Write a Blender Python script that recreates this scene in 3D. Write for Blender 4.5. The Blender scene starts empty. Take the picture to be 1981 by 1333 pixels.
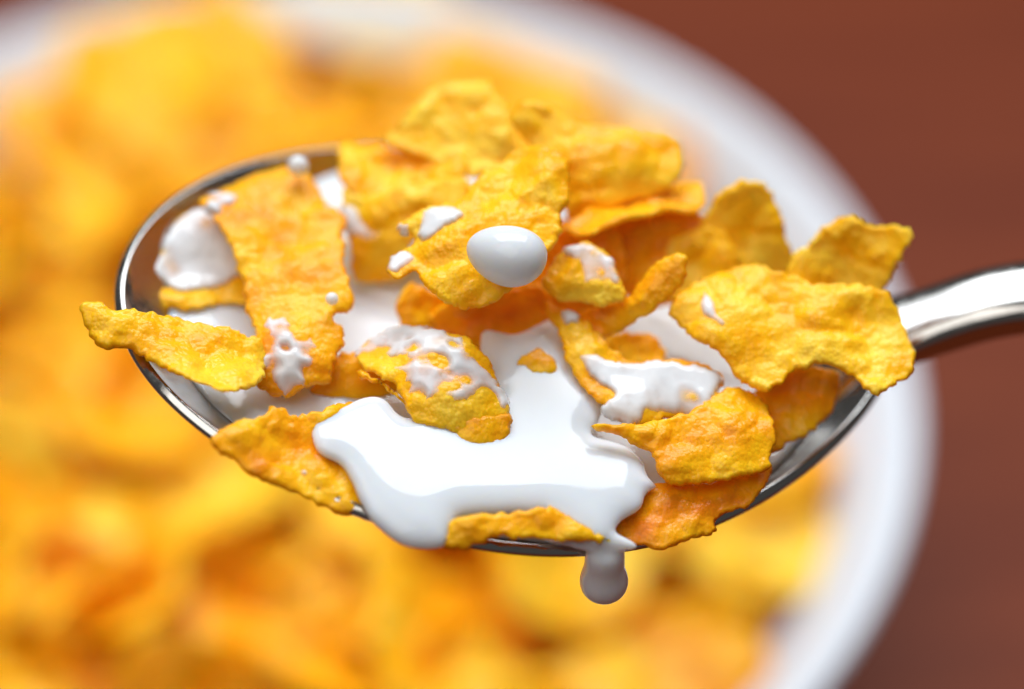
import bpy, math, random
import numpy as np
from mathutils import Matrix, Vector
from mathutils.geometry import delaunay_2d_cdt

MM = 0.001                       # every measure below is in millimetres, built at real size
scene = bpy.context.scene
COL = scene.collection

# ------------------------------------------------------------------ camera
PITCH = math.radians(46.0)
FWD = Vector((0, math.cos(PITCH), -math.sin(PITCH)))
cam_data = bpy.data.cameras.new("camera")
cam = bpy.data.objects.new("camera", cam_data)
COL.objects.link(cam)
cam.location = -FWD * 250 * MM
cam.rotation_euler = (math.pi / 2 - PITCH, 0, 0)
cam_data.sensor_width = 36.0
cam_data.lens = 36.0 * 250.0 * 22.0 / 1981.0        # 22 picture units per mm at 250 mm
cam_data.clip_start = 0.01
cam_data.clip_end = 20.0
cam_data.dof.use_dof = True
cam_data.dof.focus_distance = 235.0 * MM
cam_data.dof.aperture_fstop = cam_data.lens / 14.5
cam_data.dof.aperture_blades = 0
scene.camera = cam

# ------------------------------------------------------------------ world and lamps
world = bpy.data.worlds.new("World")
scene.world = world
world.use_nodes = True
bg = world.node_tree.nodes["Background"]
bg.inputs[0].default_value = (1.0, 0.97, 0.94, 1)
bg.inputs[1].default_value = 0.09

def area_lamp(name, loc, target, size, size_y, watts, color):
    d = bpy.data.lights.new(name, 'AREA')
    d.shape = 'RECTANGLE'; d.size = size; d.size_y = size_y
    d.energy = watts; d.color = color
    o = bpy.data.objects.new(name, d); COL.objects.link(o)
    o.location = loc
    o.rotation_euler = (Vector(target) - Vector(loc)).to_track_quat('-Z', 'Y').to_euler()
    return o
area_lamp("window_lamp", (0.0, 0.62, 0.86), (0, 0, 0), 1.05, 0.52, 15.6, (0.90, 0.955, 1.0))
area_lamp("fill_lamp", (-0.30, -0.28, 1.0), (0, 0, 0), 0.9, 0.7, 4.6, (1.0, 0.97, 0.92))

scene.view_settings.view_transform = 'Standard'
scene.view_settings.look = 'None'
scene.view_settings.exposure = 0.0
scene.view_settings.gamma = 1.0
scene.view_settings.use_curve_mapping = False
cy = scene.cycles
cy.use_denoising = True
cy.use_adaptive_sampling = True
cy.adaptive_threshold = 0.02
cy.max_bounces = 10
cy.diffuse_bounces = 6
cy.glossy_bounces = 5
cy.transmission_bounces = 6
cy.caustics_reflective = False
cy.caustics_refractive = False
cy.sample_clamp_indirect = 6.0

# ------------------------------------------------------------------ measured data (mm)
FLAKES = [
    dict(label='pale curled corn flake overhanging the spoon tip at far left',
         loc=(-27.86, -10.46, 10.0), normal=(0.3, -0.15, 1), curl=(0.004, 0.085, 0.0), opt={'big': 0.9, 'tone': 1.35},
         outline=[(-8.1, 2.44), (-6.99, 3.05), (-5.32, 2.72), (-2.12, 3.11), (1.41, 2.87), (4.11, 2.32), (6.77, 2.06), (7.8, 0.34), (6.96, -2.71), (4.2, -4.97), (1.9, -4.54), (-0.37, -3.14), (-3.31, -1.2), (-6.02, -0.72), (-7.53, 0.79)],
         films=[]),
    dict(label='small milk-coated corn flake tucked inside the spoon tip',
         loc=(-27.32, 1.73, 7.0), normal=(0.15, -0.25, 1), curl=(-0.01, 0.012, 0), opt={'filmh': 0.5},
         outline=[(-5.09, -2.31), (-4.3, -0.79), (-3.45, 1.85), (-2.08, 4.85), (-0.16, 6.57), (2.4, 5.34), (5.38, 0.12), (5.03, -2.16), (1.94, -3.0), (-1.12, -3.94), (-3.32, -3.97), (-4.85, -3.38)],
         films=[[(-4.17, -0.79), (-3.41, 1.85), (-2.03, 4.75), (-0.11, 6.47), (2.4, 5.34), (4.83, 2.12), (4.46, 0.51), (2.72, -0.66), (0.53, -1.64), (-1.43, -2.23), (-2.68, -1.35)]]),
    dict(label='large upright corn flake with lacy milk on its lower end, left in the spoon',
         loc=(-18.47, -2.16, 9.6), normal=(0.05, -0.2, 1), curl=(0.0, -0.012, 0.004), opt={'big': 0.3, 'filmh': 0.44, 'lace': 0.2, 'hole': 0.6, 'hs': 8},
         outline=[(-8.57, 9.16), (-5.93, 11.54), (-1.29, 13.95), (0.91, 12.47), (2.75, 9.09), (4.07, 7.21), (3.91, 3.95), (4.74, -0.11), (4.71, -1.9), (3.27, -3.2), (4.3, -3.99), (3.92, -5.82), (3.2, -8.83), (1.66, -9.35), (-0.46, -10.2), (-2.41, -9.76), (-3.54, -8.46), (-3.41, -4.69), (-4.03, -2.73), (-4.49, 0.39), (-5.9, 3.71), (-7.51, 6.7)],
         films=[[(-2.75, -2.17), (-1.61, -3.14), (-0.28, -3.83), (0.42, -5.02), (2.18, -5.66), (2.11, -7.29), (1.0, -8.93), (-0.91, -9.78), (-2.21, -9.3), (-3.04, -8.21), (-2.89, -5.63), (-2.54, -3.92)], [(-8.6, 9.64), (-6.31, 10.34), (-5.55, 9.0), (-6.77, 7.03), (-7.46, 7.34)], [(1.09, 11.42), (2.26, 10.4), (3.31, 8.45), (2.81, 7.5), (1.88, 8.43)]]),
    dict(label='pale yellow corn flake resting on the far spoon rim, left of the back pile',
         loc=(-10.02, 10.8, 10.5), normal=(-0.05, -0.15, 1), curl=(-0.006, -0.02, 0.01), opt={'tone': 1.2},
         outline=[(-5.47, 4.2), (-3.38, 4.33), (-0.56, 3.47), (2.23, 2.51), (4.74, 2.57), (6.13, 0.5), (5.46, -1.16), (3.66, -2.25), (1.4, -2.1), (-0.17, -3.3), (-2.19, -3.78), (-3.8, -2.92), (-4.92, -0.58), (-5.49, 1.98)],
         films=[]),
    dict(label='orange shaded corn flake wedged under the pale flake on the far rim',
         loc=(-9.97, 6.52, 8.0), normal=(-0.1, -0.75, 0.8), curl=(0, 0, 0), opt={},
         outline=[(-4.8, 3.2), (-2.28, 2.5), (1.36, 4.07), (5.91, 4.49), (6.82, 1.77), (4.55, -0.48), (1.37, -1.36), (0.91, -4.08), (-1.37, -4.75), (-3.88, -4.51), (-4.47, -1.34)],
         films=[[(-5.03, 1.84), (-3.65, 1.61), (-2.51, 0.01), (-0.46, -0.45), (0.23, -1.36), (-1.37, -1.8), (-3.19, -1.12), (-4.47, -0.43)]]),
    dict(label='topmost blurred corn flake at the back of the heap',
         loc=(-4.59, 14.35, 12.5), normal=(-0.05, -0.55, 1), curl=(-0.006, -0.012, 0.0), opt={'tone': 1.3},
         outline=[(-6.65, -0.86), (-5.51, 0.39), (-4.38, 1.97), (-3.48, 3.53), (-1.88, 4.49), (0.42, 4.96), (2.49, 4.53), (3.74, 2.42), (4.56, -0.27), (5.01, -2.41), (3.19, -4.28), (0.46, -4.72), (-1.82, -3.29), (-4.57, -1.8)],
         films=[]),
    dict(label='broad pale corn flake at the upper right of the heap',
         loc=(8.1, 10.29, 12.5), normal=(0.1, -0.5, 1), curl=(-0.003, -0.02, 0), opt={'tone': 1.3},
         outline=[(-8.34, 3.68), (-6.49, 5.56), (-3.56, 4.41), (0.52, 3.41), (3.72, 3.39), (6.35, 2.15), (6.86, 0.54), (5.91, -2.23), (1.81, -4.04), (-3.14, -5.4), (-3.85, -3.03), (-6.33, 0.8)],
         films=[]),
    dict(label='thin corn flake seen edge-on under the broad pale flake',
         loc=(10.3, 6.17, 10.5), normal=(-0.05, 0.45, 1), curl=(0.004, 0, 0), opt={},
         outline=[(-5.79, -3.02), (-3.13, 0.57), (-0.35, 2.68), (2.9, 4.26), (5.67, 4.89), (6.82, 3.43), (5.86, 0.34), (3.09, -0.93), (1.26, -1.96), (-1.04, -4.07), (-3.27, -4.68), (-5.24, -4.35)],
         films=[]),
    dict(label='golden corn flake in the middle carrying a big milk drop',
         loc=(-2.41, -1.55, 14.5), normal=(-0.05, -0.3, 1), curl=(-0.006, -0.012, 0.004), opt={},
         outline=[(-5.42, 3.16), (-2.58, 3.99), (-1.28, 5.83), (1.25, 8.09), (3.67, 9.23), (5.97, 8.61), (7.33, 5.92), (6.51, 0.96), (5.67, -1.26), (4.53, -3.4), (2.41, -4.61), (1.08, -5.48), (0.22, -6.15), (-1.84, -6.16), (-4.0, -5.18), (-5.18, -3.68), (-5.71, -2.7), (-6.71, -3.41), (-7.58, -3.3), (-8.16, -2.24), (-7.49, -0.76), (-6.07, 0.24), (-7.45, 1.43), (-7.34, 2.2)],
         films=[[(-5.37, 2.84), (-3.75, 3.36), (-2.21, 2.74), (-1.89, 1.84), (-3.71, 0.4), (-4.79, -0.14), (-5.55, 0.77)], [(-7.51, 1.96), (-6.59, 2.19), (-5.79, 1.71), (-6.56, 0.84), (-7.31, 1.16)], [(-7.63, -0.6), (-6.53, -0.78), (-5.86, -1.72), (-6.72, -2.64), (-7.58, -3.16), (-8.04, -2.16)]]),
    dict(label='small corn flake with a milk streak, right of the big drop',
         loc=(6.11, -2.44, 10.5), normal=(0.05, -0.45, 1), curl=(-0.01, -0.01, 0), opt={'filmh': 0.45},
         outline=[(-3.41, 0.22), (-1.95, 2.35), (0.04, 3.34), (2.01, 2.33), (3.09, 0.56), (3.5, -1.52), (1.82, -2.37), (-0.45, -2.14), (-2.2, -1.65), (-3.5, -0.76)],
         films=[[(-1.6, 2.74), (-0.19, 3.15), (1.35, 2.41), (2.74, 0.93), (3.07, -0.75), (1.53, -0.9), (-0.22, -0.7), (0.0, 0.23), (-1.08, 1.64)]]),
    dict(label='narrow bright orange corn flake slanting up right of centre',
         loc=(10.51, -3.11, 9.0), normal=(-0.45, -0.6, 0.8), curl=(0.004, 0.0, 0), opt={'tone': 0.7},
         outline=[(4.65, 3.37), (5.02, 1.89), (3.3, -0.42), (0.46, -2.11), (-2.37, -3.11), (-4.73, -2.86), (-5.67, -1.7), (-3.31, -0.84), (-0.71, 0.04), (0.95, 1.49), (2.85, 3.14)],
         films=[]),
    dict(label='deep orange shaded corn flake behind the narrow slanting one',
         loc=(11.31, 5.33, 6.0), normal=(0, -0.8, 0.8), curl=(-0.006, 0, 0), opt={'tone': 0.45},
         outline=[(-7.7, 2.73), (-1.82, 3.85), (2.72, 3.85), (6.82, 2.73), (7.74, -0.45), (5.0, -3.63), (0.46, -4.53), (-4.08, -3.17), (-7.25, -2.26)],
         films=[]),
    dict(label='rounded upright corn flake on the right side of the heap',
         loc=(20.75, 5.86, 8.0), normal=(0.05, -0.85, 0.6), curl=(-0.008, 0.0, 0), opt={'tone': 1.15},
         outline=[(-2.85, 3.56), (-0.98, 4.69), (0.93, 4.31), (2.23, 2.48), (3.17, 0.88), (3.68, -1.87), (4.42, -4.18), (0.09, -5.5), (-3.56, -4.11), (-4.95, -1.36), (-4.08, 1.38)],
         films=[]),
    dict(label='pointed folded corn flake above the spoon neck',
         loc=(29.4, 1.35, 8.0), normal=(-0.15, -0.8, 0.7), curl=(0.012, 0, 0.006), opt={'tone': 1.15},
         outline=[(-4.88, 1.23), (-2.69, 3.28), (-0.49, 4.63), (0.58, 4.28), (1.29, 3.71), (4.02, 3.69), (5.18, 2.73), (4.19, 0.94), (2.76, -1.85), (1.81, -4.0), (-2.17, -4.26), (-5.52, -1.81)],
         films=[]),
    dict(label='largest corn flake covering the spoon neck at right',
         loc=(23.95, -6.31, 8.2), normal=(0.0, -0.3, 1), curl=(-0.005, -0.012, 0.002), opt={'tone': 1.3},
         outline=[(-6.06, 6.27), (-3.17, 6.83), (0.28, 5.4), (2.88, 4.61), (7.26, 4.08), (8.49, 2.68), (9.15, 1.2), (10.04, -0.71), (9.83, -2.85), (8.06, -5.0), (6.71, -5.87), (5.76, -5.54), (4.18, -3.85), (2.46, -3.42), (-0.15, -3.58), (-1.93, -4.97), (-3.24, -5.41), (-5.35, -3.77), (-6.6, -2.32), (-9.56, -0.01), (-10.59, 2.33), (-8.53, 4.86)],
         films=[[(-8.13, 4.03), (-7.17, 3.72), (-6.68, 1.63), (-5.87, 0.09), (-6.95, 0.38), (-7.85, 1.93)]]),
    dict(label='orange corn flake below the largest flake by the right spoon edge',
         loc=(23.93, -9.67, 2.2), normal=(0.1, -0.45, 1), curl=(0, 0.01, 0), opt={'tone': 0.55},
         outline=[(-3.74, 1.27), (-1.49, 2.49), (0.32, 3.6), (2.56, 3.85), (4.25, 3.26), (3.83, 1.04), (2.51, -0.76), (0.34, -2.69), (-1.94, -4.16), (-4.34, -3.39), (-4.68, -0.61)],
         films=[]),
    dict(label='crinkled corn flake with an upturned right edge at the front right',
         loc=(16.29, -15.61, 4.2), normal=(0.1, -0.4, 1), curl=(0.006, -0.012, -0.006), opt={'big': 0.9},
         outline=[(-9.79, 0.9), (-7.38, 1.21), (-4.75, 1.7), (-1.66, 2.71), (0.83, 4.75), (2.85, 5.72), (4.57, 5.13), (5.57, 3.44), (5.81, 1.53), (5.16, -0.8), (5.11, -2.08), (2.95, -2.86), (-0.07, -3.8), (-3.09, -4.2), (-4.29, -3.51), (-5.02, -1.56), (-6.96, 0.02)],
         films=[]),
    dict(label='dark orange corn flake hanging over the front rim right of the drip',
         loc=(14.05, -20.93, 1.2), normal=(0.08, -0.3, 1), curl=(0, -0.01, 0), opt={'tone': 0.15},
         outline=[(-3.37, 2.72), (0.53, 3.11), (4.47, 3.98), (7.6, 5.59), (7.12, 3.2), (5.29, 1.12), (3.22, -0.03), (2.75, -1.29), (0.38, -1.92), (-1.35, -3.06), (-3.48, -2.95), (-5.6, -2.02), (-6.11, -1.13), (-3.85, 0.57)],
         films=[]),
    dict(label='corn flake half covered by a milk sheet, right of centre',
         loc=(10.41, -9.63, 6.0), normal=(0.08, -0.3, 1), curl=(-0.008, -0.006, 0), opt={'filmh': 0.5},
         outline=[(-7.66, 7.09), (-5.57, 6.54), (-3.41, 4.64), (-0.4, 1.7), (2.68, 1.7), (7.18, 0.88), (6.93, -1.24), (5.4, -3.89), (2.99, -3.44), (-0.08, -4.66), (-2.65, -2.95), (-4.36, -1.06), (-5.64, 1.13), (-6.56, 3.88)],
         films=[[(-5.2, 1.87), (-3.02, 1.98), (-0.63, 1.45), (2.67, 1.5), (7.0, 0.76), (6.8, -1.25), (5.44, -3.79), (3.43, -3.46), (1.03, -3.31), (-0.29, -4.58), (-2.45, -3.98), (-3.09, -2.95), (-1.99, -1.98), (-3.06, -0.81), (-4.34, 0.64)], [(-6.45, 5.93), (-5.14, 6.02), (-4.72, 4.89), (-6.03, 4.38)]]),
    dict(label='domed corn flake veined with milk at the front centre',
         loc=(-6.01, -12.68, 8.3), normal=(-0.08, -0.3, 1), curl=(-0.022, -0.03, 0.012), opt={'big': 0.3, 'filmh': 0.38, 'lace': 0.2, 'hole': 0.55},
         outline=[(-7.27, 4.4), (-6.26, 6.22), (-3.8, 6.88), (-0.16, 5.56), (2.59, 3.85), (4.68, 1.34), (5.73, -0.78), (6.01, -2.3), (5.68, -4.09), (3.98, -5.04), (2.31, -4.63), (0.84, -4.24), (-2.13, -3.1), (-3.45, -1.18), (-4.27, 0.37), (-6.44, 2.15)],
         films=[[(-7.16, 4.25), (-6.12, 6.18), (-3.7, 6.73), (-0.15, 5.32), (2.61, 3.31), (4.6, 1.0), (5.81, -1.0), (5.83, -2.53), (4.46, -1.99), (2.14, -1.55), (0.01, -1.63), (-1.93, -1.07), (-3.12, 0.08), (-4.62, 1.44), (-3.56, 2.6), (-5.16, 3.43)]]),
    dict(label='shadowed corn flake underneath the domed milk-veined one',
         loc=(-5.57, -15.18, 6.6), normal=(-0.05, -0.5, 1), curl=(-0.01, -0.02, 0), opt={'tone': 0.6},
         outline=[(-7.01, 4.61), (-4.36, 3.3), (-1.71, 0.03), (1.71, -0.23), (5.33, 0.68), (5.33, -1.52), (3.2, -2.84), (1.07, -2.75), (-0.42, -1.09), (-3.01, 0.73), (-4.99, 2.72), (-6.76, 3.74)],
         films=[]),
    dict(label='deep orange corn flake standing behind the domed one',
         loc=(-1.8, -2.44, 5.5), normal=(0, -0.9, 0.5), curl=(-0.01, 0, 0), opt={'tone': 0.35},
         outline=[(-5.57, -0.56), (-3.55, 1.44), (0.01, 2.77), (4.44, 2.94), (5.56, -0.09), (4.67, -1.69), (2.22, -3.27), (-0.9, -3.26), (-3.57, -1.9)],
         films=[]),
    dict(label='amber corn flake on the front left rim with milk running over it',
         loc=(-17.26, -19.82, 7.0), normal=(0.4, -0.22, 1), curl=(0.004, 0.012, 0.0), opt={'tone': 0.75},
         outline=[(-7.31, 0.88), (-5.65, 2.35), (-3.72, 3.25), (-2.69, 4.31), (-0.65, 3.66), (1.5, 4.79), (4.48, 6.49), (6.48, 6.61), (7.38, 2.81), (7.95, -1.43), (6.29, -4.19), (4.46, -4.43), (1.41, -4.12), (-1.66, -2.88), (-4.76, -1.66), (-6.92, -0.47)],
         films=[[(2.0, -0.66), (2.66, -0.44), (3.19, -0.63), (2.59, -1.04)], [(0.18, -1.22), (0.57, -1.05), (0.84, -1.23), (0.4, -1.47)]]),
    dict(label='narrow corn flake lying along the front rim beside the drip',
         loc=(0.81, -24.79, 4.3), normal=(0.12, -0.5, 1), curl=(-0.004, -0.02, 0), opt={},
         outline=[(-6.18, -1.4), (-5.02, 0.75), (-2.93, 1.31), (0.01, 1.39), (2.97, 1.74), (4.65, 0.75), (5.92, -0.16), (7.7, -0.52), (5.91, -1.01), (2.95, -0.69), (0.84, -0.83), (-2.09, -1.07), (-4.59, -1.71)],
         films=[]),
    dict(label='dark red-orange corn flake deep in the hollow left of centre',
         loc=(-14.26, -8.95, 4.0), normal=(0.2, -0.7, 0.7), curl=(0, 0, 0), opt={'tone': 0.35},
         outline=[(-3.74, -1.94), (-2.2, 0.45), (-0.66, 2.63), (1.99, 3.06), (4.65, 0.41), (4.21, -1.79), (1.1, -2.2), (-1.11, -2.84)],
         films=[]),
    dict(label='shaded corn flake in the gap below the slanting orange one',
         loc=(10.65, -4.21, 3.5), normal=(0.1, -0.6, 0.8), curl=(0, 0, 0), opt={'tone': 0.5},
         outline=[(-3.14, 0.63), (-1.56, 1.77), (1.58, 1.59), (2.69, -0.42), (1.79, -1.77), (-1.8, -1.59)],
         films=[]),
    dict(label='golden corn flake under the big-drop flake, seen through the gap',
         loc=(-7.37, -1.06, 6.0), normal=(0.2, -0.7, 0.8), curl=(0, 0, 0), opt={},
         outline=[(-1.58, 2.21), (0.67, 1.35), (3.39, 0.49), (2.03, -0.42), (0.23, -2.23), (-1.57, -2.25), (-2.47, -0.03)],
         films=[]),
    dict(label='orange corn flake filling the gap left of the rounded upright flake',
         loc=(16.17, 2.88, 6.5), normal=(-0.2, -0.7, 0.8), curl=(0, -0.01, 0), opt={},
         outline=[(-2.72, 2.3), (-0.46, 3.63), (2.26, 3.36), (3.38, -0.05), (1.78, -3.17), (-1.39, -3.8), (-2.95, -1.31)],
         films=[]),
    dict(label='deep orange corn flake in the shadow right under the big milk drop',
         loc=(4.45, 1.3, 6.8), normal=(0, -0.75, 0.8), curl=(0, -0.008, 0), opt={'tone': 0.45},
         outline=[(-4.03, 1.34), (-0.44, 4.49), (4.03, 4.49), (5.37, 0.45), (1.79, -4.92), (-2.68, -4.02), (-4.7, -1.34)],
         films=[]),
    dict(label='small corn flake tip poking out of the milk pool',
         loc=(2.24, -8.61, 6.5), normal=(0.05, -0.35, 1), curl=(-0.05, -0.06, 0), opt={},
         outline=[(-1.82, 0.04), (-1.04, 0.99), (0.14, 1.35), (1.32, 0.7), (1.75, -0.69), (0.35, -1.37), (-1.17, -1.06)],
         films=[]),
]
OVERFLOW = dict(loc=(-1.29, -18.27, 5.9), normal=(0.16, -0.08, 1), curl=(0, -0.012, 0),
    outline=[(-1.27, 13.61), (1.64, 13.66), (4.48, 15.79), (5.65, 16.27), (6.71, 12.09), (7.87, 9.09), (9.33, 7.53), (8.76, 4.77), (8.28, 3.53), (10.66, 2.97), (12.35, 1.5), (13.03, -0.31), (13.78, -1.27), (12.81, -1.9), (12.22, -3.47), (10.5, -4.87), (9.64, -6.37), (8.59, -7.31), (6.45, -6.23), (4.31, -4.95), (1.76, -5.07), (-2.45, -5.84), (-3.33, -7.23), (-4.02, -8.73), (-6.51, -8.88), (-8.43, -8.19), (-9.95, -6.99), (-10.94, -5.47), (-11.89, -3.17), (-12.92, -1.78), (-14.51, -1.09), (-15.18, 0.83), (-14.49, 2.58), (-11.22, 5.06), (-9.28, 5.32), (-7.32, 3.51), (-4.31, 6.33), (-1.41, 9.37)])
RIM_SMEAR = dict(loc=(7.13, -24.93, 2.0), normal=(0, -0.8, 0.6),
    outline=[(-5.26, 0.95), (-2.95, 0.78), (-0.42, 0.52), (0.83, 1.29), (2.31, 0.78), (3.19, 0.17), (2.61, -0.26), (0.21, -0.43), (-1.76, -0.26), (-2.52, 0.0), (-4.21, 0.34)])
BIG_DROP = (-0.45, -5.09, 16.0)
SMALL_DROPS = [((-18.61, 9.45, 12.6), 0.91), ((-15.14, -4.89, 10.6), 0.55)]

# ------------------------------------------------------------------ numeric helpers
def _hash(i, j, seed):
    i = np.asarray(i).astype(np.int64); j = np.asarray(j).astype(np.int64)
    h = (i * 374761393 + j * 668265263 + int(seed) * 974634777) & 0xFFFFFFFF
    h = ((h ^ (h >> 13)) * 1274126177) & 0xFFFFFFFF
    h = ((h ^ (h >> 16)) * 2246822519) & 0xFFFFFFFF
    h = h ^ (h >> 15)
    return (h & 0xFFFFFF) / float(0x1000000)

def vnoise(x, y, seed):
    xi = np.floor(x); yi = np.floor(y); fx = x - xi; fy = y - yi
    sx = fx * fx * fx * (fx * (fx * 6 - 15) + 10); sy = fy * fy * fy * (fy * (fy * 6 - 15) + 10)
    a = _hash(xi, yi, seed); b = _hash(xi + 1, yi, seed); c = _hash(xi, yi + 1, seed); d = _hash(xi + 1, yi + 1, seed)
    return (a + (b - a) * sx) * (1 - sy) + (c + (d - c) * sx) * sy - 0.5

def fbm(x, y, seed, octaves=3):
    s = 0; a = 1.0
    for k in range(octaves):
        s = s + a * vnoise(x * 2 ** k + 17.3 * k, y * 2 ** k - 9.1 * k, seed + k)
        a *= 0.5
    return s

def blisters(x, y, cell, seed, fill=0.75, power=0.7):
    """Puffed blisters of about one cell across, height 0..1."""
    x = x / cell; y = y / cell
    xi = np.floor(x); yi = np.floor(y); out = np.zeros_like(x)
    for di in (-1, 0, 1):
        for dj in (-1, 0, 1):
            ci, cj = xi + di, yi + dj
            px = ci + 0.15 + 0.7 * _hash(ci, cj, seed); py = cj + 0.15 + 0.7 * _hash(ci, cj, seed + 1)
            rr = 0.38 + 0.42 * _hash(ci, cj, seed + 2)
            am = 0.35 + 0.65 * _hash(ci, cj, seed + 3)
            am = np.where(_hash(ci, cj, seed + 4) < fill, am, 0.0)
            q = np.clip(1 - ((x - px) ** 2 + (y - py) ** 2) / (rr * rr), 0, 1)
            out = np.maximum(out, am * q ** power)
    return out

def smooth_closed(pts, step):
    """Closed Catmull-Rom curve through pts, resampled every `step` mm."""
    P = np.asarray(pts, float); n = len(P); seg = []
    t = np.linspace(0, 1, 12, endpoint=False)[:, None]
    for i in range(n):
        p0, p1, p2, p3 = P[i - 1], P[i], P[(i + 1) % n], P[(i + 2) % n]
        seg.append(0.5 * (2 * p1 + (p2 - p0) * t + (2 * p0 - 5 * p1 + 4 * p2 - p3) * t ** 2 + (3 * p1 - p0 - 3 * p2 + p3) * t ** 3))
    C = np.concatenate(seg); C2 = np.vstack([C, C[:1]])
    L = np.r_[0, np.cumsum(np.hypot(*np.diff(C2, axis=0).T))]
    m = max(12, int(L[-1] / step)); s = np.linspace(0, L[-1], m, endpoint=False)
    return np.stack([np.interp(s, L, C2[:, 0]), np.interp(s, L, C2[:, 1])], 1)

def edge_distance(Q, poly):
    A = poly; B = np.roll(poly, -1, 0); D = B - A; L2 = (D ** 2).sum(1) + 1e-12
    out = np.empty(len(Q))
    for k in range(0, len(Q), 4000):
        q = Q[k:k + 4000]
        t = np.clip(((q[:, None, :] - A) * D).sum(2) / L2, 0, 1)
        out[k:k + 4000] = np.sqrt((((q[:, None, :] - A - t[..., None] * D)) ** 2).sum(2).min(1))
    return out

def inside(Q, poly):
    x, y = Q[:, 0][:, None], Q[:, 1][:, None]
    x1, y1 = poly[:, 0], poly[:, 1]; x2, y2 = np.roll(x1, -1), np.roll(y1, -1)
    with np.errstate(divide='ignore', invalid='ignore'):
        c = ((y1 > y) != (y2 > y)) & (x < (x2 - x1) * (y - y1) / (y2 - y1) + x1)
    return c.sum(1) % 2 == 1

def fill_outline(poly, step):
    """Points and triangles filling a closed outline; the first len(poly) points are the outline."""
    lo, hi = poly.min(0), poly.max(0)
    gx = np.arange(lo[0], hi[0] + step, step); gy = np.arange(lo[1], hi[1] + step, step * 0.87)
    X, Y = np.meshgrid(gx, gy); X = X + (np.arange(len(gy)) % 2)[:, None] * step * 0.5
    G = np.stack([X.ravel(), Y.ravel()], 1)
    G = G[inside(G, poly)]; G = G[edge_distance(G, poly) > step * 0.45]
    pts = np.vstack([poly, G]); n = len(poly)
    v, e, f, ov, oe, of = delaunay_2d_cdt([Vector(p) for p in pts], [(i, (i + 1) % n) for i in range(n)], [], 1, 1e-6)
    V = np.array([(p[0], p[1]) for p in v])
    T = np.array([t for t in f if len(t) == 3], int)
    cen = V[T].mean(1); T = T[inside(cen, poly)]
    a = V[T]; area = (a[:, 1, 0] - a[:, 0, 0]) * (a[:, 2, 1] - a[:, 0, 1]) - (a[:, 1, 1] - a[:, 0, 1]) * (a[:, 2, 0] - a[:, 0, 0])
    T[area < 0] = T[area < 0][:, ::-1]
    return V, T

# ------------------------------------------------------------------ object helpers
def mesh_from(name, V, faces, smooth=True):
    me = bpy.data.meshes.new(name)
    me.from_pydata((np.asarray(V) * MM).tolist(), [], [tuple(map(int, f)) for f in faces])
    me.validate(); me.update()
    if smooth:
        me.polygons.foreach_set('use_smooth', [True] * len(me.polygons))
    return me

def link(name, me, mat, parent=None, loc=None, rot=None):
    o = bpy.data.objects.new(name, me); COL.objects.link(o)
    if me is not None and mat is not None and not me.materials:
        me.materials.append(mat)
    if loc is not None: o.location = Vector(loc) * MM
    if rot is not None: o.rotation_euler = rot
    if parent is not None: o.parent = parent
    return o

def tag(o, label, cat=None, group=None, kind=None):
    o['label'] = label
    if cat: o['category'] = cat
    if group: o['group'] = group
    if kind: o['kind'] = kind
    return o

def frame_euler(normal):
    n = Vector(normal).normalized(); e1 = Vector((1, 0, 0)); e1 = (e1 - n * e1.dot(n)).normalized(); e2 = n.cross(e1)
    return Matrix((e1, e2, n)).transposed().to_euler()

def sheet(V2, T, top, bot, nb):
    """Closed thin solid from a top and a bottom height field sharing the outline vertices."""
    n = len(V2)
    VT = np.c_[V2, top]; inner = np.arange(n) >= nb
    idx = np.full(n, -1); idx[~inner] = np.nonzero(~inner)[0]; idx[inner] = n + np.arange(inner.sum())
    VB = np.c_[V2[inner], bot[inner]]
    return np.vstack([VT, VB]), np.vstack([T, idx[T][:, ::-1]])

# ------------------------------------------------------------------ materials
def new_mat(name):
    m = bpy.data.materials.new(name); m.use_nodes = True
    nt = m.node_tree; b = nt.nodes["Principled BSDF"]
    return m, nt, b

def node(nt, kind, **kw):
    n = nt.nodes.new(kind)
    for k, v in kw.items():
        if k in n.inputs: n.inputs[k].default_value = v
        else: setattr(n, k, v)
    return n

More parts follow.
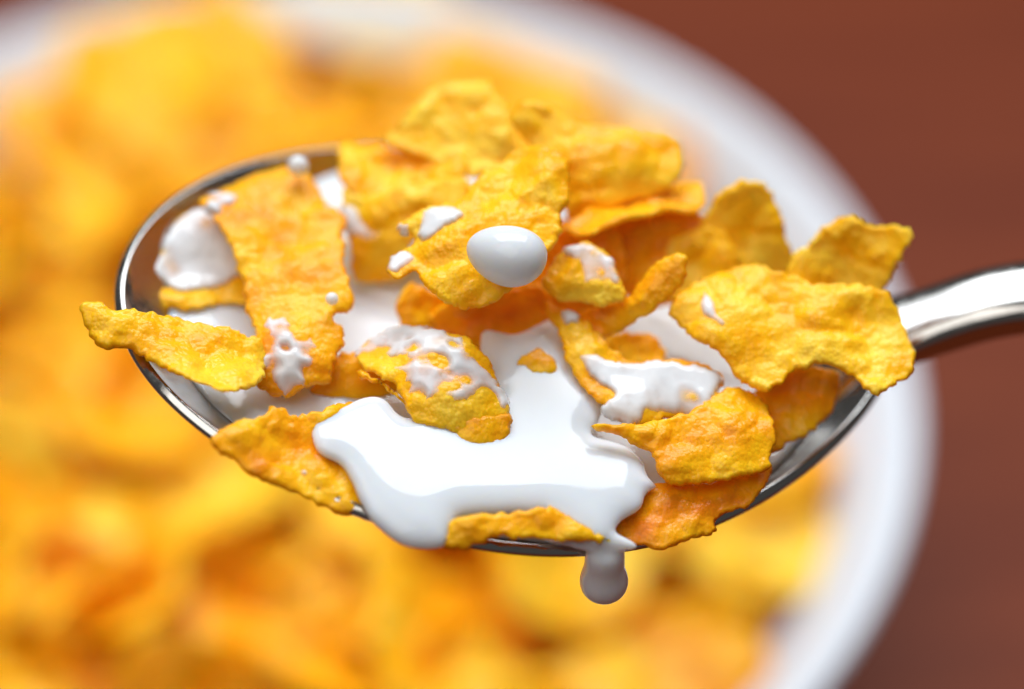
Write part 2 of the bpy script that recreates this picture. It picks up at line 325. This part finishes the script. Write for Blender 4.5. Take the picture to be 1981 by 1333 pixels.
def flake_material():
    m, nt, b = new_mat("corn_flake")
    L = nt.links.new
    tc = node(nt, 'ShaderNodeTexCoord')
    n1 = node(nt, 'ShaderNodeTexNoise', Scale=200.0, Detail=2.0, Roughness=0.55); L(tc.outputs['Object'], n1.inputs['Vector'])
    r1 = node(nt, 'ShaderNodeValToRGB'); oi = node(nt, 'ShaderNodeObjectInfo'); mr = node(nt, 'ShaderNodeMapRange'); L(oi.outputs['Random'], mr.inputs[0]); mr.inputs[3].default_value = -0.10; mr.inputs[4].default_value = 0.09
    sh = node(nt, 'ShaderNodeMath', operation='ADD'); L(n1.outputs['Fac'], sh.inputs[0]); L(mr.outputs[0], sh.inputs[1]); 
    # one tone per flake, kept in its object colour: low is deeper amber, high paler
    cs_ = node(nt, 'ShaderNodeSeparateColor'); L(oi.outputs['Color'], cs_.inputs[0])
    tn = node(nt, 'ShaderNodeMath', operation='MULTIPLY_ADD'); L(cs_.outputs[0], tn.inputs[0]); tn.inputs[1].default_value = 0.24; tn.inputs[2].default_value = -0.24
    s2 = node(nt, 'ShaderNodeMath', operation='ADD'); L(sh.outputs[0], s2.inputs[0]); L(tn.outputs[0], s2.inputs[1]); L(s2.outputs[0], r1.inputs[0])
    e = r1.color_ramp.elements
    amber_stop = r1.color_ramp.elements.new(0.12); amber_stop.color = (0.80, 0.20, 0.003, 1)
    e = [x for x in r1.color_ramp.elements if x.position in (0.0, 1.0)]
    e[0].position = 0.27; e[0].color = (0.93, 0.34, 0.003, 1)
    e[1].position = 0.74; e[1].color = (1.0, 0.67, 0.05, 1)
    mid = r1.color_ramp.elements.new(0.52); mid.color = (1.0, 0.52, 0.006, 1)
    L(r1.outputs[0], b.inputs['Base Color'])
    b.inputs['Roughness'].default_value = 0.29
    b.inputs['Specular IOR Level'].default_value = 0.32
    b.inputs['IOR'].default_value = 1.42
    b.subsurface_method = 'BURLEY'
    b.inputs['Subsurface Weight'].default_value = 0.5
    b.inputs['Subsurface Radius'].default_value = (1.0, 0.42, 0.06)
    b.inputs['Subsurface Scale'].default_value = 1.5 * MM
    vo = node(nt, 'ShaderNodeTexVoronoi', Scale=2600.0, feature='F1'); L(tc.outputs['Object'], vo.inputs['Vector'])
    bp = node(nt, 'ShaderNodeBump', Strength=0.55, Distance=0.12 * MM, invert=True); L(vo.outputs['Distance'], bp.inputs['Height'])
    L(bp.outputs[0], b.inputs['Normal'])
    return m

def milk_material():
    m, nt, b = new_mat("milk")
    b.inputs['Base Color'].default_value = (0.73, 0.76, 0.80, 1)
    b.inputs['Roughness'].default_value = 0.035
    b.inputs['IOR'].default_value = 1.36
    b.inputs['Subsurface Weight'].default_value = 1.0
    b.inputs['Subsurface Radius'].default_value = (1.0, 0.8, 0.6)
    b.inputs['Subsurface Scale'].default_value = 1.8 * MM
    return m

def film_material():
    """Thin milk: it covers by its real depth, letting the flake show where the layer runs thin."""
    m, nt, b = new_mat("thin_milk")
    L = nt.links.new
    b.inputs['Base Color'].default_value = (0.84, 0.86, 0.89, 1)
    b.inputs['Roughness'].default_value = 0.06
    b.inputs['IOR'].default_value = 1.36
    at = node(nt, 'ShaderNodeAttribute', attribute_name='milk_depth')
    a = node(nt, 'ShaderNodeMath', operation='MULTIPLY'); L(at.outputs['Fac'], a.inputs[0]); a.inputs[1].default_value = -1.0 / 0.17
    e = node(nt, 'ShaderNodeMath', operation='EXPONENT'); L(a.outputs[0], e.inputs[0])
    tr = node(nt, 'ShaderNodeBsdfTransparent')
    mx = node(nt, 'ShaderNodeMixShader'); L(e.outputs[0], mx.inputs[0]); L(b.outputs[0], mx.inputs[1]); L(tr.outputs[0], mx.inputs[2])
    L(mx.outputs[0], nt.nodes['Material Output'].inputs['Surface'])
    return m

def steel_material():
    m, nt, b = new_mat("polished_steel")
    L = nt.links.new
    b.inputs['Base Color'].default_value = (0.47, 0.455, 0.435, 1)
    b.inputs['Metallic'].default_value = 1.0
    tc = node(nt, 'ShaderNodeTexCoord')
    n = node(nt, 'ShaderNodeTexNoise', Scale=900.0, Detail=4.0, Roughness=0.7); L(tc.outputs['Object'], n.inputs['Vector'])
    r = node(nt, 'ShaderNodeMapRange'); L(n.outputs['Fac'], r.inputs[0])
    r.inputs[1].default_value = 0.3; r.inputs[2].default_value = 0.75; r.inputs[3].default_value = 0.05; r.inputs[4].default_value = 0.26
    L(r.outputs[0], b.inputs['Roughness'])
    return m

def china_material():
    m, nt, b = new_mat("white_china")
    b.inputs['Base Color'].default_value = (0.78, 0.83, 0.91, 1)
    b.inputs['Roughness'].default_value = 0.18
    return m

def wood_material():
    m, nt, b = new_mat("varnished_red_wood")
    L = nt.links.new
    tc = node(nt, 'ShaderNodeTexCoord')
    mp = node(nt, 'ShaderNodeMapping'); mp.inputs['Scale'].default_value = (3.0, 26.0, 8.0); mp.inputs['Rotation'].default_value = (0, 0, 0.35)
    L(tc.outputs['Object'], mp.inputs['Vector'])
    n = node(nt, 'ShaderNodeTexNoise', Scale=2.2, Detail=6.0, Roughness=0.6, Distortion=0.6); L(mp.outputs[0], n.inputs['Vector'])
    r = node(nt, 'ShaderNodeValToRGB'); L(n.outputs['Fac'], r.inputs[0])
    e = r.color_ramp.elements
    e[0].position = 0.3; e[0].color = (0.11, 0.016, 0.004, 1)
    e[1].position = 0.75; e[1].color = (0.22, 0.042, 0.011, 1)
    L(r.outputs[0], b.inputs['Base Color'])
    b.inputs['Roughness'].default_value = 0.45
    b.inputs['Specular IOR Level'].default_value = 0.1
    bp = node(nt, 'ShaderNodeBump', Strength=0.15, Distance=0.3 * MM); L(n.outputs['Fac'], bp.inputs['Height']); L(bp.outputs[0], b.inputs['Normal'])
    return m

M_FLAKE = flake_material(); M_MILK = milk_material(); M_FILM = film_material(); M_STEEL = steel_material(); M_CHINA = china_material(); M_WOOD = wood_material()

# ------------------------------------------------------------------ setting: table
BOWL_C = np.array([-29.2, 62.9]); BOWL_R = 78.5; BOWL_Z = -72.0; TABLE_Z = BOWL_Z - 52.0
t = 1500.0
tb = link('tabletop', mesh_from('tabletop', [(-t, -t, 0), (t, -t, 0), (t, t, 0), (-t, t, 0), (-t, -t, -30), (t, -t, -30), (t, t, -30), (-t, t, -30)],
     [(0, 1, 2, 3), (7, 6, 5, 4), (0, 4, 5, 1), (1, 5, 6, 2), (2, 6, 7, 3), (3, 7, 4, 0)], smooth=False), M_WOOD, loc=(0, 0, TABLE_Z))
tag(tb, 'dark reddish brown varnished wooden tabletop under the bowl', kind='structure')

# ------------------------------------------------------------------ bowl
def lathe(profile, n=128):
    V = []; Fc = []
    P = [p for p in profile]
    for i, (r, z) in enumerate(P):
        a = np.arange(n) * 2 * math.pi / n
        V += list(np.stack([r * np.cos(a), r * np.sin(a), np.full(n, z)], 1))
    for i in range(len(P) - 1):
        for j in range(n):
            k = (j + 1) % n
            Fc.append((i * n + j, i * n + k, (i + 1) * n + k, (i + 1) * n + j))
    return np.array(V), Fc

def rounded(profile, sub=6):
    P = np.array(profile, float); out = []
    for i in range(len(P) - 1):
        p0, p1, p2, p3 = P[max(i - 1, 0)], P[i], P[i + 1], P[min(i + 2, len(P) - 1)]
        for t in np.linspace(0, 1, sub, endpoint=False):
            out.append(0.5 * (2 * p1 + (p2 - p0) * t + (2 * p0 - 5 * p1 + 4 * p2 - p3) * t ** 2 + (3 * p1 - p0 - 3 * p2 + p3) * t ** 3))
    out.append(P[-1]); return out

bowl_prof = [(0.05, -47), (20, -47), (40, -43), (52, -35), (60, -24), (66, -13), (71, -5), (75.5, -0.8), (77.5, 0), (78.5, -1.0), (77.5, -3.0), (73, -8), (68, -18), (62, -30), (52, -43), (38, -49), (36, -52), (32, -52), (31, -50), (10, -50), (0.05, -50)]
bowl = link('cereal_bowl', mesh_from('cereal_bowl', *lathe(rounded(bowl_prof))), M_CHINA, loc=(BOWL_C[0], BOWL_C[1], BOWL_Z))
tag(bowl, 'wide white china bowl of corn flakes, blurred behind the spoon', 'bowl')

MILK_R = 67.0; MILK_DZ = -13.8
bm_prof = [(0.05, MILK_DZ), (30, MILK_DZ), (MILK_R - 2, MILK_DZ), (MILK_R, MILK_DZ + 0.4), (MILK_R - 4, MILK_DZ - 6), (20, MILK_DZ - 8), (0.05, MILK_DZ - 8)]
bmilk = link('milk', mesh_from('bowl_milk', *lathe(bm_prof, 96)), M_MILK, loc=(BOWL_C[0], BOWL_C[1], BOWL_Z))
tag(bmilk, 'milk in the white bowl, showing pale between the blurred flakes and rim', 'milk')

# ------------------------------------------------------------------ corn flakes: shape
def flake_surface(u, v, d, curl, seed, opt):
    """Mid height, top offset and bottom offset of a flake at local (u, v), d = distance to its edge."""
    mid = curl[0] * u * u + curl[1] * v * v + curl[2] * u * v
    mid = mid + opt.get('warp', 1.7) * fbm(u / 7.0, v / 7.0, seed, 2) + 0.25 * vnoise(u / 2.6, v / 2.6, seed + 9)
    low = mid
    ca, sa = math.cos(seed * 1.7), math.sin(seed * 1.7)
    a_, b_ = (u * ca + v * sa), (v * ca - u * sa)
    mid = mid - 0.40 * np.abs(vnoise(a_ / 6.5, b_ / 2.2, seed + 12)) - 0.10 * np.abs(vnoise(a_ / 2.4, b_ / 0.9, seed + 13))
    big = opt.get('big', 0.6)
    wob = 0.5 * vnoise(u / 1.6, v / 1.6, seed + 20); wob2 = 0.5 * vnoise(u / 1.6, v / 1.6, seed + 21)
    B = blisters(u + wob, v + wob2, 3.6, seed + 30, 0.6)
    S = blisters(u + wob * .5, v + wob2 * .5, 1.45, seed + 40, 0.8, opt.get('sp', 0.6))
    XS = blisters(u, v, 0.62, seed + 50, 0.9)
    B2 = blisters(u - wob, v + wob2, 3.2, seed + 60, 0.5); S2 = blisters(u, v, 1.1, seed + 70, 0.8)
    r = 0.22
    edge = np.sqrt(np.clip(1 - (1 - np.clip(d / r, 0, 1)) ** 2, 0, 1))
    top = edge * (0.18 + big * B * np.clip(d / 1.2, 0.3, 1) + opt.get('small', 0.22) * S + 0.17 * XS * np.clip(0.45 + 1.6 * vnoise(u / 3.0, v / 3.0, seed + 55), 0, 1))
    bot = edge * (0.16 + 0.4 * big * B2 * np.clip(d / 1.2, 0.3, 1) + 0.22 * S2)
    return mid, top, bot, edge, low

def ragged(poly, seed, amp):
    s = np.arange(len(poly)) * 0.33
    nrm = np.roll(poly, -1, 0) - np.roll(poly, 1, 0); nrm = np.stack([nrm[:, 1], -nrm[:, 0]], 1)
    nrm /= np.hypot(*nrm.T)[:, None] + 1e-9
    w = vnoise(poly[:, 0] / 1.9, poly[:, 1] / 1.9, seed) * 1.1 - np.abs(vnoise(poly[:, 0] / 0.8, poly[:, 1] / 0.8, seed + 1)) * 1.1 + vnoise(poly[:, 0] / 0.33, poly[:, 1] / 0.33, seed + 2) * 0.45 + 0.25
    return poly + nrm * (w * amp)[:, None]

def flake_mesh(name, outline, curl, seed, opt, step):
    poly = ragged(smooth_closed(outline, step * 1.05), seed + 3, opt.get('rag', 0.55))
    V, T = fill_outline(poly, step)
    d = edge_distance(V, poly); d[:len(poly)] = 0
    mid, top, bot, _, _ = flake_surface(V[:, 0], V[:, 1], d, curl, seed, opt)
    VV, FF = sheet(V, T, mid + top, mid - bot, len(poly))
    return mesh_from(name, VV, FF), poly

def film_mesh(name, outline, flake_poly, curl, seed, opt, step=0.26):
    """Milk clinging to a flake: its own liquid surface, through which the taller blisters poke."""
    poly = ragged(smooth_closed(outline, step), seed + 77, 0.85 if 'hole' in opt else 0.45)
    V, T = fill_outline(poly, step); nb = len(poly)
    d = edge_distance(V, poly); d[:nb] = 0
    df = edge_distance(V, flake_poly); df = np.where(inside(V, flake_poly), df, 0.0)
    mid, top, bot, edge, low = flake_surface(V[:, 0], V[:, 1], df, curl, seed, opt)
    r = 0.85
    e = np.sqrt(np.clip(1 - (1 - np.clip(d / r, 0, 1)) ** 2, 0, 1))
    B = top
    liquid = low + 0.18 * edge + (opt.get('filmh', 0.42) + opt.get('lace', 0.10) * fbm(V[:, 0] / 1.6, V[:, 1] / 1.6, seed + 91)) * e - 0.12 * (1 - e) - opt.get('hole', 0.0) * blisters(V[:, 0] * 0.8 + V[:, 1] * 0.25, V[:, 1], 1.25, seed + 93 + opt.get('hs', 0), 0.6, 0.9) + 0.12 * (top - 0.18 * edge)
    base = np.minimum(mid + top, liquid) - 0.25
    thick = np.clip(liquid - (mid + top), 0, 2); thick[:nb] = 0
    VV, FF = sheet(V, T, liquid, np.minimum(base, liquid - 0.1), nb)
    me = mesh_from(name, VV, FF)
    at = me.attributes.new('milk_depth', 'FLOAT', 'POINT')          # depth of the milk layer, mm
    at.data.foreach_set('value', np.r_[thick, thick[np.arange(len(V)) >= nb]].astype(np.float32))
    return me

# ------------------------------------------------------------------ corn flakes in the bowl (blurred)
rng = random.Random(11)
variants = []
for k in range(7):
    a = rng.uniform(10, 15); b = rng.uniform(7, 10.5); m = 11
    out = []
    for i in range(m):
        th = 2 * math.pi * i / m; q = 1 + rng.uniform(-.2, .2)
        out.append((a * q * math.cos(th), b * q * math.sin(th)))
    cu = (rng.uniform(.0, .022), rng.uniform(-.03, .045), rng.uniform(-.012, .012))
    variants.append(flake_mesh('bowl_flake', out, cu, 500 + 31 * k, dict(big=.9, warp=2.6), 0.85)[0])
CAM_P = -250.0 * np.array(FWD)
def picture_xy(p):
    q = np.asarray(p, float) - CAM_P; f = np.array(FWD); up = np.array((0, math.sin(PITCH), math.cos(PITCH))); k = q @ f
    return 0.5 + 5500.0 * q[0] / k / 1981.0, 0.5 - 5500.0 * (q @ up) / k / 1333.0
def heap_label(p):
    x, y = picture_xy(p)
    if y < 0.30: return 'blurred golden corn flake in the bowl behind the heaped spoon, near its far rim'
    if x < 0.16: return 'blurred golden corn flake in the bowl left of the spoon tip'
    if y > 0.70 and x < 0.45: return 'blurred golden corn flake in the bowl below the left half of the spoon'
    if y > 0.70: return 'blurred golden corn flake in the bowl below the hanging milk drip'
    if x > 0.72: return 'blurred golden corn flake in the bowl between spoon and right china rim'
    return 'blurred golden corn flake in the bowl directly underneath the spoon'
n_bg = 0
for layer in range(3):
    spacing = (16.0, 15.5, 17.0)[layer]; rad = (66.0, 66.0, 61.0)[layer]; z0 = (-15.5, -10.5, -6.0)[layer]
    k = int(rad / spacing) + 1
    for i in range(-k, k + 1):
        for j in range(-k, k + 1):
            x = (i + 0.5 * (j % 2)) * spacing + rng.uniform(-4, 4); y = j * spacing * .87 + rng.uniform(-4, 4)
            r = math.hypot(x, y)
            tx, ty, rz, vi, dz = rng.gauss(0, .46), rng.gauss(-.08, .46), rng.uniform(0, 6.28), rng.randrange(7), rng.uniform(-3.0, 2.5)
            if r > rad: continue
            z = z0 + dz + 2.5 * (1 - (r / rad) ** 2) + max(0.0, r - 50.0) * 0.4
            if r > 50:                                   # flakes at the wall lie flatter
                tx, ty = tx * .5, ty * .5
            wx, wy = x + BOWL_C[0], y + BOWL_C[1]
            sx, sy = picture_xy((wx, wy, BOWL_Z + z))
            if sx < -0.14 or sy > 1.2: continue          # well outside the picture
            o = link('corn_flake', variants[vi], M_FLAKE, loc=(wx, wy, BOWL_Z + z), rot=(tx, ty, rz))
            o.color = (1.0 + 0.35 * (n_bg % 3 - 1), 1, 1, 1)
            tag(o, heap_label((wx, wy, BOWL_Z + z)), 'corn flake', 'corn flakes in the bowl')
            n_bg += 1

for k_, (wx, wy, wz, rx, ry, rz) in enumerate([(-28.5, 135.3, -80.5, 0.35, -0.2, 1.1), (-21.9, 134.1, -79.7, 0.24999999999999997, 0.04999999999999999, 3.0), (-15.7, 133.0, -78.9, 0.14999999999999997, 0.3, 4.9)]):      # flakes lying against the far wall
    o = link('corn_flake', variants[(2 * k_ + 1) % 7], M_FLAKE, loc=(wx, wy, wz), rot=(rx, ry, rz))
    o.color = (1.1, 1, 1, 1)
    tag(o, heap_label((wx, wy, wz)), 'corn flake', 'corn flakes in the bowl')

# ------------------------------------------------------------------ spoon
SP = dict(yaw=0.0657, pit=-0.2342, rol=0.0041, loc=(-0.66, -0.92, 1.94), L=67.98, W=22.7, k=-0.1177, zs=3.164, k2=0.0663, z3=2.72, k3=-0.0266, depth=10.5)
cy_, sy_, cp_, sp_, cr_, sr_ = (math.cos(SP['yaw']), math.sin(SP['yaw']), math.cos(SP['pit']), math.sin(SP['pit']), math.cos(SP['rol']), math.sin(SP['rol']))
SPR = np.array([[cy_, -sy_, 0], [sy_, cy_, 0], [0, 0, 1]]) @ np.array([[cp_, 0, -sp_], [0, 1, 0], [sp_, 0, cp_]]) @ np.array([[1, 0, 0], [0, cr_, -sr_], [0, sr_, cr_]])

def rim(t):
    x = -SP['L'] / 2 * np.cos(t)
    y = -SP['W'] * np.sin(t) * (1 - SP['k'] * np.cos(t) - SP['k2'] * np.cos(2 * t) - SP['k3'] * np.cos(3 * t))
    q = 2 * x / SP['L']
    return x, y, SP['zs'] * q ** 2 + SP['z3'] * q ** 3

def spoon_inner(t, s, drop=0.0, grow=0.0):
    x, y, z = rim(t); xc = 2.0
    nx, ny = np.gradient(y), -np.gradient(x)
    ln = np.hypot(nx, ny); nx, ny = -nx / ln, -ny / ln
    sgn = np.sign((nx * x + ny * y).mean()); nx, ny = nx * sgn, ny * sgn
    x = x + nx * (grow - 0.85); y = y + ny * (grow - 0.85)
    X = xc + (x - xc) * s; Y = y * s
    pw = 2.1 - 0.5 * ((1 - np.cos(t)) / 2) ** 3
    Z = z * s ** 3 - (SP['depth'] + drop) * (1 - s ** pw)
    return np.stack([X, Y, Z], 1)

NT = 192
tt = np.arange(NT) * 2 * math.pi / NT
rows = [spoon_inner(tt, s) for s in np.linspace(0.02, 1, 34) ** 0.8]
x, y, z = rim(tt)
def lip(grow, dz):
    p = spoon_inner(tt, 1.0, 0, grow); p[:, 2] += dz; return p
for g_, z_ in ((0.05, 0.05), (0.12, 0.085), (0.22, 0.08), (0.42, -0.04), (0.62, -0.16), (0.74, -0.25), (0.83, -0.37), (0.86, -0.5), (0.83, -0.66)):
    rows.append(lip(g_, z_))
for s in (np.linspace(0.02, 0.97, 26) ** 0.8)[::-1]:
    p = spoon_inner(tt, s, 1.6, 0.8); p[:, 2] -= 0.35; rows.append(p)
SV = np.concatenate(rows); SF = []
for i in range(len(rows) - 1):
    for j in range(NT):
        k = (j + 1) % NT
        SF.append((i * NT + j, (i + 1) * NT + j, (i + 1) * NT + k, i * NT + k))
SF.append(tuple(range(NT)))
SF.append(tuple(((len(rows) - 1) * NT + np.arange(NT))[::-1]))
spoon = link('spoon', None, None, loc=SP['loc'])
spoon.rotation_euler = Matrix(SPR.tolist()).to_euler()
tag(spoon, 'polished steel spoon piled with corn flakes and milk, handle to the right', 'spoon')
link('bowl', mesh_from('spoon_bowl', SV, SF), M_STEEL, spoon)

# handle: swept rounded section
hx = np.array([24.0, 28, 31, 33, 35.1, 37.8, 40.5, 44, 49, 60, 80, 110, 140])
hz = np.array([-3.0, 1.0, 3.9, 5.7, 7.0, 8.9, 10.8, 12.45, 14.1, 15.8, 17.5, 17.0, 14.0])
hw = np.array([8.5, 6.6, 4.9, 3.95, 3.5, 3.35, 3.4, 3.5, 3.6, 3.4, 4.2, 5.4, 6.5])
ht = np.array([0.8, 1.0, 1.3, 1.6, 1.85, 2.0, 2.05, 2.0, 1.85, 1.3, 1.2, 1.1, 1.0])
fx = np.linspace(24, 140, 90)
def cub(xs, ys, q):
    m = np.gradient(ys, xs); i = np.clip(np.searchsorted(xs, q) - 1, 0, len(xs) - 2); h = xs[i + 1] - xs[i]; s = (q - xs[i]) / h
    return (2 * s**3 - 3 * s**2 + 1) * ys[i] + (s**3 - 2 * s**2 + s) * h * m[i] + (-2 * s**3 + 3 * s**2) * ys[i + 1] + (s**3 - s**2) * h * m[i + 1]
fz, fw, ft = cub(hx, hz, fx), cub(hx, hw, fx), cub(hx, ht, fx)
NS = 40; HV = []; HF = []
ang = np.arange(NS) * 2 * math.pi / NS
for i in range(len(fx)):
    cs, sn = np.cos(ang), np.sin(ang)
    yy = fw[i] * np.sign(cs) * abs(cs) ** 0.6
    zz = ft[i] * np.sign(sn) * abs(sn) ** 0.7
    sl = np.gradient(fz, fx)[i]; q = 1 / math.sqrt(1 + sl * sl)
    HV += list(np.stack([fx[i] - zz * sl * q, yy, fz[i] + zz * q], 1))
for i in range(len(fx) - 1):
    for j in range(NS):
        k = (j + 1) % NS
        HF.append((i * NS + j, i * NS + k, (i + 1) * NS + k, (i + 1) * NS + j))
HF.append(tuple(range(NS))[::-1]); HF.append(tuple((len(fx) - 1) * NS + np.arange(NS)))
link('handle', mesh_from('spoon_handle', HV, HF), M_STEEL, spoon)

# ------------------------------------------------------------------ milk in the spoon
milk = link('milk', None, None, loc=(0, 0, 0))
tag(milk, 'white milk filling the spoon and running over its front rim in a drip', 'milk')
LEVEL = lambda x: 1.5 - 0.165 * x          # the spoon is tilted: milk drags along with it
def spoon_world(p): return p @ SPR.T + np.array(SP['loc'])
ss = np.linspace(0.02, 1.0, 60)
grid = np.stack([spoon_world(spoon_inner(tt, s)) for s in ss])       # s, t, xyz
shore = np.empty((NT, 2))
for j in range(NT):
    zc = grid[:, j, 2]; k = np.nonzero(zc > LEVEL(grid[:, j, 0]))[0]
    k = k[k > 5]
    s = 1.0 if len(k) == 0 else ss[k[0]]
    i = min(int(np.searchsorted(ss, s)), 59); shore[j] = grid[i, j, :2] * 1.0
cen = shore.mean(0)
V, T = fill_outline(smooth_closed(shore[::3], 0.8), 0.8)
d = edge_distance(V, shore)
zt = LEVEL(V[:, 0]) + 0.35 * np.exp(-d / 1.2) + 0.12 * fbm(V[:, 0] / 6, V[:, 1] / 6, 3)
nb = len(smooth_closed(shore[::3], 0.8))
VV, FF = sheet(V, T, zt, zt - np.clip(d, 0, 3) * 0.9, nb)
link('pool', mesh_from('milk_pool', VV, FF), M_MILK, milk)

def overflow_mesh():
    poly = smooth_closed(OVERFLOW['outline'], 0.3)
    poly = ragged(poly, 5, 0.12)
    V, T = fill_outline(poly, 0.3); nb = len(poly)
    d = edge_distance(V, poly); d[:nb] = 0
    cu = OVERFLOW['curl']; u, v = V[:, 0], V[:, 1]
    base = cu[0] * u * u + cu[1] * np.minimum(v, 2) ** 2 + cu[2] * u * v
    e = np.sqrt(np.clip(1 - (1 - np.clip(d / 2.4, 0, 1)) ** 2, 0, 1))
    top = base - 0.75 + 0.95 * e + 0.55 * fbm(u / 8, v / 8, 21, 1) * np.clip(d / 3, 0, 1)
    bot = base - 0.75 - 1.1 * np.clip(d / 0.8, 0, 1)
    return sheet(V, T, top, bot, nb)
def to_world(V, loc, normal=None):
    V = np.asarray(V, float)
    if normal is not None: V = V @ np.array(frame_euler(normal).to_matrix()).T
    return V + np.array(loc)
def merge_liquid(name, bodies, voxel=0.2, smooth=20):
    """Fuse touching bodies of milk into one smooth skin."""
    V = []; Fc = []; k = 0
    for v, f in bodies:
        V.append(np.asarray(v)); Fc += [tuple(int(a) + k for a in q) for q in f]; k += len(v)
    me = mesh_from(name + '_raw', np.concatenate(V), Fc)
    tmp = bpy.data.objects.new(name + '_raw', me); COL.objects.link(tmp)
    r = tmp.modifiers.new('remesh', 'REMESH'); r.mode = 'VOXEL'; r.voxel_size = voxel * MM; r.use_smooth_shade = True
    s = tmp.modifiers.new('smooth', 'SMOOTH'); s.factor = 0.5; s.iterations = smooth
    dg = bpy.context.evaluated_depsgraph_get()
    out = bpy.data.meshes.new_from_object(tmp.evaluated_get(dg)); out.name = name
    bpy.data.objects.remove(tmp); bpy.data.meshes.remove(me)
    out.polygons.foreach_set('use_smooth', [True] * len(out.polygons))
    return out
sm_poly = smooth_closed(RIM_SMEAR['outline'], 0.25)
sm_V, sm_T = fill_outline(sm_poly, 0.25)
sm_d = edge_distance(sm_V, sm_poly); sm_d[:len(sm_poly)] = 0
sm_e = np.sqrt(np.clip(1 - (1 - np.clip(sm_d / 1.1, 0, 1)) ** 2, 0, 1))
smear = sheet(sm_V, sm_T, 0.4 * sm_e, -1.5 * np.clip(sm_d / 0.4, 0, 1), len(sm_poly))
drip_prof = [(0.02, 1.6), (1.0, 1.5), (1.55, 1.0), (1.68, 0.2), (1.68, -0.7), (1.8, -1.6), (2.02, -2.6), (1.98, -3.5), (1.55, -4.2), (0.85, -4.7), (0.02, -4.85)]
dv, df = lathe(rounded(drip_prof), 48)
ov, of_ = overflow_mesh()
run = merge_liquid('milk_overflow', [(to_world(ov, OVERFLOW['loc'], OVERFLOW['normal']), of_), (to_world(smear[0], RIM_SMEAR['loc'], RIM_SMEAR['normal']), smear[1]), (to_world(dv, (7.6, -24.5, 0.2)), df)])
link('overflow_and_drip', run, M_MILK, milk)

# ------------------------------------------------------------------ corn flakes in the spoon
for i, fd in enumerate(FLAKES):
    seed = 1000 + 137 * i
    me, poly = flake_mesh('spoon_flake', fd['outline'], fd['curl'], seed, fd['opt'], 0.24)
    o = link('corn_flake', me, M_FLAKE, loc=fd['loc'], rot=frame_euler(fd['normal']))
    o.color = (fd['opt'].get('tone', 1.0), 1, 1, 1)
    tag(o, fd['label'], 'corn flake', 'corn flakes on the spoon')
    for fo in fd['films']:
        link('milk_film', film_mesh('milk_film', fo, poly, fd['curl'], seed, fd['opt']), M_FILM, o)

# ------------------------------------------------------------------ milk drops
def blob(rx, ry, rz, fn=None, nu=48, nv=28):
    V = []; Fc = []
    for i in range(nv + 1):
        ph = math.pi * i / nv
        for j in range(nu):
            th = 2 * math.pi * j / nu
            p = [math.sin(ph) * math.cos(th), math.sin(ph) * math.sin(th), math.cos(ph)]
            if fn: p = fn(*p)
            V.append((p[0] * rx, p[1] * ry, p[2] * rz))
    for i in range(nv):
        for j in range(nu):
            k = (j + 1) % nu
            Fc.append((i * nu + j, (i + 1) * nu + j, (i + 1) * nu + k, i * nu + k))
    return V, Fc
def fat_drop(x, y, z):
    s = 1 + 0.17 * x - 0.06 * y
    return (x, y * s, z * s if z > 0 else z * 0.55)
o = link('milk_drop', mesh_from('milk_drop', *blob(3.45, 2.6, 2.4, fat_drop)), M_MILK, loc=BIG_DROP, rot=(0.38, 0.0, -0.35))
tag(o, 'big glossy white milk drop on the golden corn flake at the centre', 'milk drop', 'milk drops on the flakes')
for (p, r), lb in zip(SMALL_DROPS, ('small round milk drop at the top of the large left flake', 'tiny white milk bead on the right edge of the large left flake')):
    o = link('milk_drop', mesh_from('milk_drop', *blob(r, r, r, None, 32, 18)), M_MILK, loc=p)
    tag(o, lb, 'milk drop', 'milk drops on the flakes')
